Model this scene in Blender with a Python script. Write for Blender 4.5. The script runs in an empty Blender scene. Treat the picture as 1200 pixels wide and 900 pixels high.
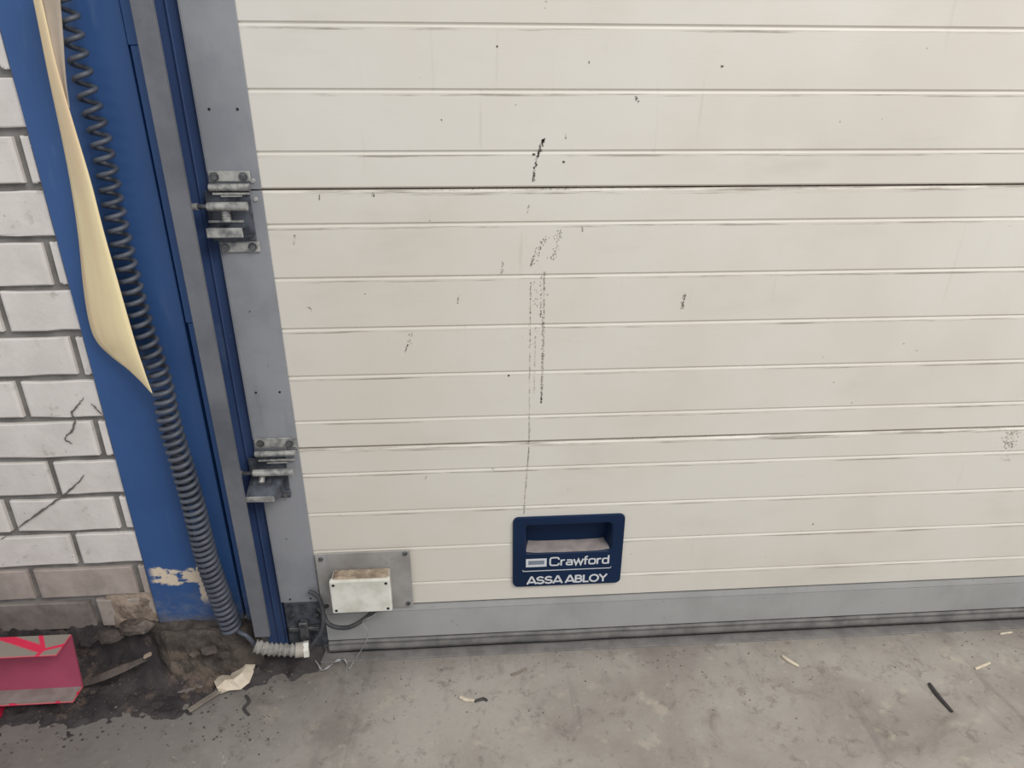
import bpy, bmesh, math, random
from mathutils import Vector, Matrix, noise

# ------------------------------------------------------------------ camera
SC = bpy.context.scene
COL = SC.collection
YAW, PITCH, ROLL, FPX = 0.06831, -0.413426, 0.002416, 790.125
CAM = Vector((0.0, -1.136403, 0.149805))
cy, sy, cp, sp = math.cos(YAW), math.sin(YAW), math.cos(PITCH), math.sin(PITCH)
FW = Vector((sy * cp, cy * cp, sp)); R0 = Vector((cy, -sy, 0)); U0 = R0.cross(FW)
RT = math.cos(ROLL) * R0 + math.sin(ROLL) * U0
UP = -math.sin(ROLL) * R0 + math.cos(ROLL) * U0
cd = bpy.data.cameras.new('camera'); cam = bpy.data.objects.new('camera', cd); COL.objects.link(cam)
cd.sensor_fit = 'HORIZONTAL'; cd.sensor_width = 36; cd.lens = FPX / 1200 * 36
cd.clip_start = 0.02; cd.clip_end = 100
cam.matrix_world = Matrix(((RT.x, UP.x, -FW.x, CAM.x), (RT.y, UP.y, -FW.y, CAM.y), (RT.z, UP.z, -FW.z, CAM.z), (0, 0, 0, 1)))
SC.camera = cam

# ------------------------------------------------------------------ light
W = bpy.data.worlds.new('world'); SC.world = W; W.use_nodes = True
bg = W.node_tree.nodes['Background']
bg.inputs[0].default_value = (0.90, 0.95, 1.0, 1); bg.inputs[1].default_value = 0.54
def area(name, loc, target, sx, sy_, power, col):
    l = bpy.data.lights.new(name, 'AREA'); l.shape = 'RECTANGLE'; l.size = sx; l.size_y = sy_; l.energy = power; l.color = col
    o = bpy.data.objects.new(name, l); COL.objects.link(o); o.location = loc
    o.rotation_euler = (Vector(target) - Vector(loc)).to_track_quat('-Z', 'Y').to_euler()
    return o
area('rooflight_daylight', (2.1, -2.5, 3.0), (0.5, 0, -0.3), 2.4, 1.8, 125, (1.0, 0.965, 0.915))
SC.view_settings.view_transform = 'Standard'; SC.view_settings.look = 'None'
SC.view_settings.gamma = 1.0; SC.view_settings.use_curve_mapping = False
SC.view_settings.exposure = 0.20

random.seed(7)
FZ = -0.985                        # floor level (top joint between door sections is z = 0)

# ------------------------------------------------------------------ helpers
def at(x, y, Y=0.0):
    """pixel of the 1200x900 photograph -> world point at real depth Y"""
    d = FW + (x - 600) / FPX * RT + (450 - y) / FPX * UP
    return CAM + d * ((Y - CAM.y) / d.y)
def atz(x, y, z=FZ):
    d = FW + (x - 600) / FPX * RT + (450 - y) / FPX * UP
    return CAM + d * ((z - CAM.z) / d.z)
def lin(c):
    return tuple((v / 255 / 12.92 if v / 255 <= 0.04045 else ((v / 255 + 0.055) / 1.055) ** 2.4) for v in c) + (1.0,)

def tag(o, label=None, cat=None, group=None, kind=None):
    if label: o['label'] = label
    if cat: o['category'] = cat
    if group: o['group'] = group
    if kind: o['kind'] = kind
    return o
def empty(name, loc=(0, 0, 0)):
    o = bpy.data.objects.new(name, None); COL.objects.link(o); o.location = loc
    o.empty_display_size = 0.05
    return o

class MB:
    def __init__(s): s.bm = bmesh.new(); s.uvl = None
    def box(s, lo, hi, bevel=0.0, seg=1, mi=0):
        lo = Vector(lo); hi = Vector(hi); c = (lo + hi) / 2; d = hi - lo
        r = bmesh.ops.create_cube(s.bm, size=1.0, matrix=Matrix.Translation(c) @ Matrix.Diagonal((d.x, d.y, d.z, 1)))
        vs = r['verts']; fs = set(f for v in vs for f in v.link_faces)
        for f in fs: f.material_index = mi
        if bevel > 0:
            es = list(set(e for v in vs for e in v.link_edges))
            r2 = bmesh.ops.bevel(s.bm, geom=es, offset=bevel, segments=seg, affect='EDGES', profile=0.5)
            for f in r2['faces']: f.material_index = mi
        return s
    def obox(s, c, ax, ay, az, sx, sy_, sz, bevel=0.0):
        """oriented box: centre, three unit axes, sizes"""
        m = Matrix(((ax.x * sx, ay.x * sy_, az.x * sz, c[0]), (ax.y * sx, ay.y * sy_, az.y * sz, c[1]), (ax.z * sx, ay.z * sy_, az.z * sz, c[2]), (0, 0, 0, 1)))
        r = bmesh.ops.create_cube(s.bm, size=1.0, matrix=m)
        if bevel:
            es = list(set(e for v in r['verts'] for e in v.link_edges))
            bmesh.ops.bevel(s.bm, geom=es, offset=bevel, segments=1, affect='EDGES')
        return s
    def cyl(s, a, b, r, r2=None, n=16, cap=True):
        a = Vector(a); b = Vector(b); d = b - a
        q = d.to_track_quat('Z', 'Y').to_matrix().to_4x4()
        bmesh.ops.create_cone(s.bm, cap_ends=cap, segments=n, radius1=r, radius2=r if r2 is None else r2, depth=d.length, matrix=Matrix.Translation((a + b) / 2) @ q)
        return s
    def tube(s, pts, r, n=8, close=True):
        pts = [Vector(p) for p in pts]; rings = []
        up = None
        for i, p in enumerate(pts):
            t = (pts[min(i + 1, len(pts) - 1)] - pts[max(i - 1, 0)]).normalized()
            if up is None:
                up = t.orthogonal().normalized()
            up = (up - t * up.dot(t)).normalized()
            v = t.cross(up)
            rr = r(i / (len(pts) - 1)) if callable(r) else r
            rings.append([s.bm.verts.new(p + rr * (math.cos(2 * math.pi * k / n) * up + math.sin(2 * math.pi * k / n) * v)) for k in range(n)])
        for a, b in zip(rings, rings[1:]):
            for k in range(n):
                s.bm.faces.new((a[k], a[(k + 1) % n], b[(k + 1) % n], b[k]))
        if close:
            s.bm.faces.new(rings[0][::-1]); s.bm.faces.new(rings[-1])
        return s
    def poly(s, pts, mi=0):
        f = s.bm.faces.new([s.bm.verts.new(Vector(p)) for p in pts]); f.material_index = mi
        return f
    def prism(s, pts, d, mi=0):
        """closed outline extruded by vector d"""
        d = Vector(d); a = [s.bm.verts.new(Vector(p)) for p in pts]; b = [s.bm.verts.new(Vector(p) + d) for p in pts]
        n = len(a); fs = [s.bm.faces.new(a), s.bm.faces.new(b[::-1])]
        for i in range(n): fs.append(s.bm.faces.new((a[i], b[i], b[(i + 1) % n], a[(i + 1) % n])))
        for f in fs: f.material_index = mi
        return s
    def grid(s, P, closed=False, mi=0):
        V = [[s.bm.verts.new(Vector(p)) for p in row] for row in P]
        for i in range(len(V) - 1):
            for j in range(len(V[0]) - 1):
                f = s.bm.faces.new((V[i][j], V[i][j + 1], V[i + 1][j + 1], V[i + 1][j])); f.material_index = mi
        return V
    def build(s, name, mats, parent=None, smooth=False, fix=True):
        if fix: bmesh.ops.recalc_face_normals(s.bm, faces=s.bm.faces)
        me = bpy.data.meshes.new(name); s.bm.to_mesh(me); s.bm.free()
        for m in (mats if isinstance(mats, (list, tuple)) else [mats]): me.materials.append(m)
        if smooth: me.polygons.foreach_set('use_smooth', [True] * len(me.polygons))
        o = bpy.data.objects.new(name, me); COL.objects.link(o)
        if parent is not None:
            o.parent = parent
            if parent.type == 'EMPTY': o.matrix_parent_inverse = Matrix.Translation(-Vector(parent.location))
        return o

def smooth_path(pts, n=8):
    pts = [Vector(p) for p in pts]; out = []
    for i in range(len(pts) - 1):
        p0 = pts[max(i - 1, 0)]; p1 = pts[i]; p2 = pts[i + 1]; p3 = pts[min(i + 2, len(pts) - 1)]
        for k in range(n):
            t = k / n
            out.append(0.5 * ((2 * p1) + (p2 - p0) * t + (2 * p0 - 5 * p1 + 4 * p2 - p3) * t * t + (3 * p1 - p0 - 3 * p2 + p3) * t ** 3))
    out.append(pts[-1]); return out

# ------------------------------------------------------------------ materials
class NT:
    def __init__(s, name, rough=0.6, metal=0.0, spec=0.4):
        s.m = bpy.data.materials.new(name); s.m.use_nodes = True; s.t = s.m.node_tree; s.b = s.t.nodes['Principled BSDF']
        s.b.inputs['Roughness'].default_value = rough; s.b.inputs['Metallic'].default_value = metal
        s.b.inputs['Specular IOR Level'].default_value = spec
        s.tc = s.t.nodes.new('ShaderNodeTexCoord'); s.co = s.tc.outputs['Object']
    def L(s, a, b): s.t.links.new(a, b)
    def setv(s, inp, v):
        if hasattr(v, 'is_output') or isinstance(v, bpy.types.NodeSocket): s.L(v, inp)
        else: inp.default_value = v
    def map(s, scale=(1, 1, 1), loc=(0, 0, 0), rot=(0, 0, 0), co=None):
        n = s.t.nodes.new('ShaderNodeMapping'); s.L(co or s.co, n.inputs['Vector'])
        n.inputs['Scale'].default_value = scale; n.inputs['Location'].default_value = loc; n.inputs['Rotation'].default_value = rot
        return n.outputs[0]
    def noise(s, scale, detail=4, rough=0.55, co=None, dist=0.0):
        n = s.t.nodes.new('ShaderNodeTexNoise'); s.L(co or s.co, n.inputs['Vector'])
        n.inputs['Scale'].default_value = scale; n.inputs['Detail'].default_value = detail; n.inputs['Roughness'].default_value = rough; n.inputs['Distortion'].default_value = dist
        return n.outputs['Fac']
    def voro(s, scale, co=None, feat='F1'):
        n = s.t.nodes.new('ShaderNodeTexVoronoi'); n.feature = feat; s.L(co or s.co, n.inputs['Vector']); n.inputs['Scale'].default_value = scale
        return n.outputs['Distance']
    def ramp(s, fac, a, b, va=0.0, vb=1.0, smooth=True):
        n = s.t.nodes.new('ShaderNodeMapRange'); n.interpolation_type = 'SMOOTHSTEP' if smooth else 'LINEAR'
        s.L(fac, n.inputs['Value']); n.inputs['From Min'].default_value = a; n.inputs['From Max'].default_value = b
        n.inputs['To Min'].default_value = va; n.inputs['To Max'].default_value = vb
        return n.outputs[0]
    def math(s, op, a, b=0.0):
        n = s.t.nodes.new('ShaderNodeMath'); n.operation = op; s.setv(n.inputs[0], a); s.setv(n.inputs[1], b); return n.outputs[0]
    def mix(s, fac, a, b, mode='MIX'):
        n = s.t.nodes.new('ShaderNodeMix'); n.data_type = 'RGBA'; n.blend_type = mode
        s.setv(n.inputs[0], fac); s.setv(n.inputs[6], a); s.setv(n.inputs[7], b); return n.outputs[2]
    def xyz(s):
        n = s.t.nodes.new('ShaderNodeSeparateXYZ'); s.L(s.co, n.inputs[0]); return n.outputs
    def geo(s):
        n = s.t.nodes.new('ShaderNodeNewGeometry'); return n
    def bump(s, h, strength=0.3, dist=0.002):
        n = s.t.nodes.new('ShaderNodeBump'); s.L(h, n.inputs['Height']); n.inputs['Strength'].default_value = strength; n.inputs['Distance'].default_value = dist
        s.L(n.outputs[0], s.b.inputs['Normal'])
    def col(s, c): s.setv(s.b.inputs['Base Color'], c); return s
    def rgh(s, c): s.setv(s.b.inputs['Roughness'], c); return s
    def objrand(s):
        n = s.t.nodes.new('ShaderNodeObjectInfo'); return n.outputs['Random']

def simple(name, c, rough=0.6, metal=0.0, var=0.25, scale=30, spec=0.4, bump=0.0, dark=None):
    n = NT(name, rough, metal, spec)
    c1 = lin(c); c2 = lin(dark) if dark else tuple(v * (1 - var) for v in c1[:3]) + (1,)
    f = n.ramp(n.noise(scale, 5, 0.6), 0.35, 0.7)
    n.col(n.mix(f, c1, c2))
    if bump: n.bump(n.noise(scale * 4, 4), bump, 0.002)
    return n.m

# door paint: cream lacquer over wood-grain embossed steel, faint grime clouds and specks
def door_paint(name, grime):
    n = NT(name, 0.42, 0, 0.35)
    base = n.mix(n.ramp(n.noise(2.2, 4, 0.6), 0.35, 0.7), lin((223, 218, 209)), lin((216, 209, 198)))
    gcl = n.ramp(n.noise(1.0, 6, 0.62, co=n.map((3.0, 3.0, 9.0))), 0.52, 0.80, 0, 0.24)
    base = n.mix(gcl, base, lin((176, 168, 154)))
    # small specks
    sv = n.ramp(n.voro(26, co=n.map((1, 1, 1.2))), 0.035, 0.055, 1, 0)
    sm = n.ramp(n.noise(5, 2), 0.54, 0.60)
    base = n.mix(n.math('MULTIPLY', n.math('MULTIPLY', sv, sm), 0.6), base, lin((120, 112, 102)))
    # vertical dribbles
    dr = n.ramp(n.noise(1.0, 3, 0.5, co=n.map((60, 60, 3.0))), 0.66, 0.78, 0, 0.16)
    base = n.mix(dr, base, lin((150, 142, 128)))
    if grime:
        g = n.ramp(n.noise(1.0, 5, 0.7, co=n.map((5.5, 5.5, 160), (3, 1, 0))), 0.47, 0.62, 0.02, 0.75)
        base = n.mix(g, base, lin((140, 131, 119)))
    n.col(base)
    gr = n.noise(1.0, 3, 0.55, co=n.map((22, 22, 420)))
    n.bump(gr, 0.22, 0.0006)
    n.rgh(n.ramp(n.noise(8, 3), 0.3, 0.7, 0.38, 0.52))
    return n.m
M = {}
M['door'] = door_paint('cream_door_paint', False)
M['door_grime'] = door_paint('cream_door_paint_grimy', True)
M['joint'] = simple('joint_rubber', (46, 44, 46), 0.8)

def galv(name, c, dk, rough=0.5, metal=0.25, streak=0.25):
    n = NT(name, rough, metal, 0.4)
    b = n.mix(n.ramp(n.noise(7, 5, 0.6), 0.35, 0.7), lin(c), lin(dk))
    s = n.ramp(n.voro(45), 0.05, 0.09, 1, 0)
    s = n.math('MULTIPLY', s, n.ramp(n.noise(9, 2), 0.52, 0.6))
    b = n.mix(n.math('MULTIPLY', s, 0.6), b, lin((84, 84, 90)))
    st = n.ramp(n.noise(1, 4, 0.6, co=n.map((40, 40, 3))), 0.55, 0.75, 0, streak)
    b = n.mix(st, b, lin((110, 112, 118)))
    n.col(b); n.bump(n.noise(120, 3), 0.12, 0.0006)
    return n.m
M['stile'] = galv('stile_steel', (154, 155, 160), (136, 138, 144), 0.5, 0.15)
M['rail'] = galv('rail_aluminium', (176, 176, 175), (164, 164, 163), 0.48, 0.15, 0.06)
M['track'] = galv('track_steel', (122, 123, 129), (98, 100, 107), 0.55, 0.2)
M['hinge'] = simple('hinge_zinc', (188, 186, 180), 0.42, 0.35, scale=60, dark=(120, 120, 122), bump=0.1)
M['hinge_dark'] = simple('hinge_grimy', (96, 100, 108), 0.5, 0.35, scale=50, dark=(52, 56, 64), bump=0.15)
M['bolt'] = simple('bolt_steel', (120, 120, 122), 0.4, 0.5, scale=80, dark=(66, 66, 70))
M['hole'] = simple('hole_dark', (38, 38, 42), 0.9)
M['seal'] = simple('seal_rubber_dusty', (134, 131, 128), 0.75, scale=20, dark=(104, 102, 100))
M['seal_dark'] = simple('seal_rubber_black', (32, 33, 38), 0.8)
M['threshold'] = simple('threshold_steel', (132, 128, 125), 0.7, scale=25, dark=(112, 108, 106), bump=0.1)

# blue column paint with chipped foot
def blue(name, c, dk, chip):
    n = NT(name, 0.42, 0, 0.45)
    b = n.mix(n.ramp(n.noise(5, 4, 0.6), 0.3, 0.75), lin(c), lin(dk))
    du = n.ramp(n.noise(1, 5, 0.65, co=n.map((30, 30, 6))), 0.56, 0.75, 0, 0.22)
    b = n.mix(du, b, lin((116, 134, 160)))
    ch = n.ramp(n.voro(55), 0.06, 0.10, 1, 0)
    ch = n.math('MULTIPLY', ch, n.ramp(n.noise(7, 2), 0.58, 0.64))
    b = n.mix(n.math('MULTIPLY', ch, 0.55), b, lin((130, 150, 176)))
    if chip:
        x, y, z = n.xyz()
        nz = n.noise(16, 6, 0.7); nz2 = n.noise(34, 6, 0.7, co=n.map((1, 1, 1.6), (2, 0, 5)))
        # flaked band showing pale filler near the foot
        zz = n.math('ADD', z, n.math('MULTIPLY', n.math('SUBTRACT', nz, 0.5), 0.055))
        band = n.math('MULTIPLY', n.ramp(zz, -0.772, -0.766), n.ramp(zz, -0.738, -0.733, 1, 0))
        xr = n.math('MULTIPLY', n.ramp(x, -0.655, -0.64), n.ramp(x, -0.545, -0.53, 1, 0))
        band = n.math('MULTIPLY', n.math('MULTIPLY', band, xr), n.ramp(nz2, 0.42, 0.47))
        # edge of the flake runs down beside the cable
        e = n.math('ADD', n.math('ADD', x, n.math('MULTIPLY', z, 0.0)), n.math('MULTIPLY', n.math('SUBTRACT', nz2, 0.5), 0.02))
        side = n.math('MULTIPLY', n.ramp(e, -0.562, -0.558), n.ramp(e, -0.534, -0.530, 1, 0))
        side = n.math('MULTIPLY', side, n.math('MULTIPLY', n.ramp(z, -0.835, -0.80), n.ramp(z, -0.738, -0.732, 1, 0)))
        pale = n.math('MAXIMUM', band, side)
        # rubbed, dusty paint below it
        low = n.math('MULTIPLY', n.ramp(zz, -0.87, -0.76, 1, 0), n.ramp(nz2, 0.40, 0.70, 0.05, 0.6))
        low = n.math('MULTIPLY', low, n.ramp(zz, -0.775, -0.76, 1, 0))
        b = n.mix(low, b, lin((142, 142, 150)))
        b = n.mix(n.math('MULTIPLY', n.ramp(zz, -0.875, -0.845, 1, 0), 0.7), b, lin((112, 106, 102)))
        b = n.mix(pale, b, lin((226, 208, 186)))
    n.col(b); n.bump(n.noise(60, 4), 0.08, 0.001)
    return n.m
M['blue'] = blue('blue_column_paint', (56, 92, 146), (50, 84, 136), True)
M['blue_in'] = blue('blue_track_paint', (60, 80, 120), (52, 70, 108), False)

def brickmat(name, c, dk, stain):
    n = NT(name, 0.8, 0, 0.2)
    r = n.objrand()
    off = n.t.nodes.new('ShaderNodeVectorMath'); off.operation = 'ADD'; n.L(n.co, off.inputs[0])
    cmb = n.t.nodes.new('ShaderNodeCombineXYZ'); n.L(n.math('MULTIPLY', r, 40), cmb.inputs[0]); n.L(n.math('MULTIPLY', r, 17), cmb.inputs[2]); n.L(cmb.outputs[0], off.inputs[1])
    n.L(n.geo().outputs['Position'], off.inputs[0]); co = off.outputs[0]
    b = n.mix(n.ramp(n.noise(14, 5, 0.6, co=co), 0.35, 0.7), lin(c), lin(dk))
    st = n.ramp(n.noise(30, 6, 0.7, co=co), 0.58, 0.68, 0, stain)
    b = n.mix(st, b, lin((138, 130, 120)))
    sp_ = n.ramp(n.voro(60, co=co), 0.05, 0.12, 1, 0); sp_ = n.math('MULTIPLY', sp_, n.ramp(n.noise(20, 2, co=co), 0.55, 0.6))
    b = n.mix(n.math('MULTIPLY', sp_, 0.6), b, lin((96, 90, 84)))
    b = n.mix(n.math('MULTIPLY', r, 0.12), b, lin((150, 146, 142)))
    n.col(b); n.bump(n.noise(90, 5, 0.65, co=co), 0.35, 0.002)
    return n.m
M['brick'] = brickmat('whitewashed_brick', (230, 223, 218), (216, 209, 204), 0.35)
M['brick_low'] = brickmat('whitewashed_brick_soiled', (184, 171, 163), (160, 148, 140), 0.6)
M['brick_foot'] = brickmat('brick_scuffed_grey', (152, 143, 137), (112, 104, 99), 0.7)
M['mortar'] = simple('grey_mortar', (136, 133, 130), 0.9, scale=25, dark=(112, 108, 105), bump=0.5)
M['crack'] = simple('crack_dark', (112, 106, 103), 0.9)

def floor_mat():
    n = NT('worn_concrete', 0.72, 0, 0.3)
    b = n.mix(n.ramp(n.noise(2.6, 6, 0.62, dist=0.4), 0.36, 0.66), lin((168, 162, 154)), lin((142, 134, 126)))
    b = n.mix(n.ramp(n.noise(9, 6, 0.65, co=n.map((1, 1, 1), (3, 5, 1)), dist=0.6), 0.52, 0.68, 0, 0.45), b, lin((118, 110, 103)))
    b = n.mix(n.ramp(n.noise(13, 5, 0.6, co=n.map((1, 1, 1), (9, 2, 4))), 0.58, 0.70, 0, 0.55), b, lin((186, 176, 160)))
    # drag streaks running away from the door
    st = n.ramp(n.noise(1, 4, 0.6, co=n.map((16, 2.6, 1), (0, 0, 0), (0, 0, 0.25)), dist=0.5), 0.60, 0.72, 0, 0.40)
    b = n.mix(st, b, lin((112, 106, 102)))
    # soiled strip along the sill; second mask darkens the floor towards the corner
    x, y, z = n.xyz()
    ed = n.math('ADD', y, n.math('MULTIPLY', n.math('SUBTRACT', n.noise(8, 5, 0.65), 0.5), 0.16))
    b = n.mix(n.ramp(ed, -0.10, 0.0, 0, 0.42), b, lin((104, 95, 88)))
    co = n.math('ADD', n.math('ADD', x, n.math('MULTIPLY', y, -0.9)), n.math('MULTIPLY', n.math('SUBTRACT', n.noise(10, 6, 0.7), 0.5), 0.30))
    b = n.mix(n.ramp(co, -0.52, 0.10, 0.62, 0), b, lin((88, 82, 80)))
    b = n.mix(n.ramp(n.noise(34, 6, 0.75, co=n.map((1, 1, 1), (1, 7, 2), (0, 0, 0.5)), dist=0.3), 0.54, 0.66, 0, 0.42), b, lin((100, 92, 86)))
    b = n.mix(n.ramp(n.noise(46, 6, 0.75, co=n.map((1, 1, 1), (8, 3, 2), (0, 0, 0.9))), 0.60, 0.70, 0, 0.40), b, lin((190, 182, 170)))
    n.col(b); n.bump(n.noise(70, 6, 0.7), 0.45, 0.003)
    n.rgh(n.ramp(n.noise(6, 3), 0.3, 0.7, 0.55, 0.8))
    return n.m
M['floor'] = floor_mat()
def dirt_mat(name, a, b_, c_):
    n = NT(name, 0.95, 0, 0.15)
    b = n.mix(n.ramp(n.noise(18, 6, 0.7), 0.35, 0.65), lin(a), lin(b_))
    b = n.mix(n.ramp(n.noise(11, 6, 0.7, co=n.map((1, 1, 1), (4, 4, 4), (0, 0, 0.6))), 0.56, 0.66, 0, 0.8), b, lin(c_))
    n.col(b); n.bump(n.noise(110, 6, 0.75), 0.8, 0.004)
    return n.m
M['dirt'] = dirt_mat('black_dirt', (82, 76, 76), (60, 56, 58), (122, 106, 94))
M['footing'] = dirt_mat('crumbling_footing', (104, 95, 89), (72, 66, 62), (128, 114, 102))
M['rubble'] = dirt_mat('rubble_brown', (108, 98, 92), (76, 69, 66), (132, 120, 110))
M['rubble_lt'] = dirt_mat('rubble_pale', (176, 158, 142), (146, 130, 116), (110, 98, 90))

def red_mat():
    n = NT('red_guard_paint', 0.42, 0, 0.45)
    b = n.mix(n.ramp(n.noise(6, 3), 0.3, 0.7), lin((222, 42, 80)), lin((204, 36, 72)))
    g = n.geo(); sx = n.t.nodes.new('ShaderNodeSeparateXYZ'); n.L(g.outputs['True Normal'], sx.inputs[0])
    upf = n.ramp(sx.outputs[2], 0.5, 0.9)
    # paint walked off and dust lying on the upward faces in big rounded patches
    x, y, z = n.xyz()
    w = n.math('MULTIPLY', upf, n.ramp(n.voro(11, co=n.map((1, 1, 0.2), (0.53, 0.31, 0.0)), feat='DISTANCE_TO_EDGE'), 0.03, 0.05))
    b = n.mix(w, b, lin((142, 132, 122)))
    n.col(b); n.rgh(n.math('ADD', n.math('MULTIPLY', w, 0.35), 0.42))
    return n.m
M['red'] = red_mat()
M['red_shaded'] = simple('red_guard_paint_shaded', (176, 78, 104), 0.7, scale=9, dark=(160, 70, 94))  # duller red for the channel web, its shade put into the colour
M['red_dust'] = simple('red_guard_dust', (150, 142, 136), 0.85, scale=26, dark=(132, 122, 118))
M['coil'] = simple('spiral_cable_rubber', (88, 92, 102), 0.5, scale=20, dark=(66, 70, 80), spec=0.5)
M['coil_dusty'] = simple('corrugated_conduit_grey', (168, 164, 158), 0.7, scale=40, dark=(120, 116, 112))
M['cable'] = simple('cable_black', (60, 60, 66), 0.6, scale=30, dark=(86, 84, 84))
def strip_mat():
    n = NT('cream_plastic', 0.5, 0, 0.35)
    b = n.mix(n.ramp(n.noise(1, 4, 0.6, co=n.map((24, 24, 3.0))), 0.35, 0.65), lin((248, 229, 182)), lin((240, 212, 172)))
    b = n.mix(n.ramp(n.noise(12, 5, 0.6), 0.55, 0.75, 0, 0.3), b, lin((214, 190, 166)))
    n.col(b); n.bump(n.noise(40, 3), 0.1, 0.001); return n.m
M['strip'] = strip_mat()
M['strip_back'] = simple('cream_plastic_reverse', (186, 172, 156), 0.6, scale=14, dark=(170, 156, 140))
M['lid'] = simple('box_lid_white', (232, 231, 222), 0.5, scale=22, dark=(206, 202, 190))
M['boxbody'] = simple('box_body_grey', (190, 186, 176), 0.6, scale=24, dark=(160, 152, 140))
M['dust'] = simple('brown_dust', (176, 158, 138), 0.95, scale=40, dark=(128, 112, 98), bump=0.6)
M['plate'] = galv('plate_zinc', (172, 170, 168), (142, 138, 134), 0.5, 0.1)
M['handle'] = simple('handle_navy_plastic', (20, 42, 74), 0.5, scale=6, dark=(17, 37, 66), spec=0.2)
M['handle_pale'] = simple('handle_recess_pale', (168, 158, 154), 0.9, scale=30, dark=(138, 130, 130))
M['print'] = simple('white_print', (214, 216, 220), 0.5, var=0.05)
M['print_grey'] = simple('grey_print', (128, 136, 150), 0.5, var=0.1)
M['scuff'] = simple('scuff_black', (122, 115, 107), 0.8)
M['scuff_soft'] = simple('scuff_grey', (196, 188, 176), 0.8)
M['paper'] = simple('crumpled_paper', (224, 210, 190), 0.85, scale=18, dark=(200, 184, 164))
M['stick'] = simple('grey_lath', (140, 130, 118), 0.85, scale=30, dark=(112, 104, 96))
M['pale_wood'] = simple('pale_splinter', (226, 212, 190), 0.8, scale=60)
M['rod'] = simple('dark_rubber_rod', (72, 68, 68), 0.7, scale=60)
M['wisp'] = simple('grey_plastic_wisp', (168, 166, 166), 0.6, scale=60)

# ------------------------------------------------------------------ the setting
XR = 2.4                            # door goes on past the right edge of the photograph
m = MB(); m.box((-2.0, -3.6, FZ - 0.1), (XR + 0.4, 0.35, FZ)); fl = m.build('floor', M['floor'])
tag(fl, 'worn grey brown concrete floor in front of the door', 'floor', kind='structure')

# brick wall left of the column: mortar body with every brick its own part
C_H, B_L, Z0, X0 = 0.08103, 0.201556, 0.168724, -0.577882
m = MB(); m.box((-1.9, 0.008, FZ - 0.02), (-0.657, 0.12, 1.2)); wall = m.build('wall_left', M['mortar'])
tag(wall, 'white painted brick wall with grey mortar joints left of the blue column', 'wall', kind='structure')
JT = 0.0125
def brick_mesh(i):
    rr = random.Random(100 + i); mb = MB()
    mb.box((-0.5, 0, -0.5), (0.5, 1, 0.5))
    bmesh.ops.subdivide_edges(mb.bm, edges=[e for e in mb.bm.edges if abs(e.verts[0].co.x - e.verts[1].co.x) > 0.5], cuts=3)
    for v in mb.bm.verts:
        if v.co.y < 0.5:
            v.co.z += rr.uniform(-0.018, 0.018); v.co.x += rr.uniform(-0.006, 0.006)
    # chamfer the front arris
    fe = [e for e in mb.bm.edges if e.verts[0].co.y < 0.01 and e.verts[1].co.y < 0.01 and len(e.link_faces) == 2 and abs(e.link_faces[0].normal.dot(e.link_faces[1].normal)) < 0.7]
    bmesh.ops.bevel(mb.bm, geom=fe, offset=0.03, segments=1, affect='EDGES')
    bmesh.ops.recalc_face_normals(mb.bm, faces=mb.bm.faces)
    return mb.bm
BR = []
for mname in ('brick', 'brick_low', 'brick_foot'):
    L = []
    for i in range(4):
        b = brick_mesh(i); me = bpy.data.meshes.new('brick'); b.to_mesh(me); b.free(); me.materials.append(M[mname]); L.append(me)
    BR.append(L)
for row in range(-6, 14):
    zt = Z0 - row * C_H; zb = zt - C_H
    ph = 0.5 if row % 2 else 0.0
    for k in range(-7, 2):
        x0 = X0 + (k + ph) * B_L; x1 = x0 + B_L
        if row == 6: x0 -= 0.012; x1 -= 0.012
        x1e = min(x1 - JT / 2, -0.660); x0e = x0 + JT / 2
        if x1e - x0e < 0.012 or x1e < -1.45: continue
        kind = 0 if row < 11 else (1 if row == 11 else 2)
        if row == 12 and x1e > -0.70: kind = 1
        if row == 13 and x1e > -0.80: continue
        o = bpy.data.objects.new('brick', random.choice(BR[kind])); COL.objects.link(o); o.parent = wall
        o.location = ((x0e + x1e) / 2, random.uniform(-0.001, 0.001), (zt + zb) / 2 + random.uniform(-0.001, 0.001))
        o.scale = (x1e - x0e, 0.04, C_H - JT)
        o.rotation_euler = (random.uniform(-0.01, 0.01), 0, random.uniform(-0.004, 0.004))
# cracks in the brick face
def ribbon(mb, pts, w, n=(0, -1, 0), jit=0.3, rr=random):
    """thin jagged ribbon along pts lying in the plane with normal n"""
    n = Vector(n); pts = [Vector(p) for p in pts]; l = []
    for i, p in enumerate(pts):
        t = (pts[min(i + 1, len(pts) - 1)] - pts[max(i - 1, 0)]).normalized(); s = t.cross(n).normalized()
        f = i / (len(pts) - 1); ww = (w(f) if callable(w) else w) * rr.uniform(1 - jit, 1 + jit)
        l.append((p + s * ww / 2, p - s * ww / 2))
    for a, b in zip(l, l[1:]):
        mb.bm.faces.new([mb.bm.verts.new(q) for q in (a[0], b[0], b[1], a[1])])
def wallpath(pix, Y, n=6, jit=0.0012):
    q = smooth_path([at(x, y, Y) for x, y in pix], n)
    return [p + Vector((random.uniform(-jit, jit), 0, random.uniform(-jit, jit))) for p in q]
for pix, w in (([(0, 632), (22, 618), (50, 598), (72, 582), (90, 567), (99, 556)], 0.0022),
               ([(84, 520), (76, 514), (84, 505), (88, 492), (84, 485), (92, 474), (98, 466)], 0.0022),
               ([(107, 473), (114, 480), (121, 487)], 0.0018)):
    m = MB(); ribbon(m, wallpath(pix, -0.0025), lambda f: w * (0.6 + math.sin(math.pi * f)), jit=0.4)
    m.build('crack', M['crack'], wall, fix=False)

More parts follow.
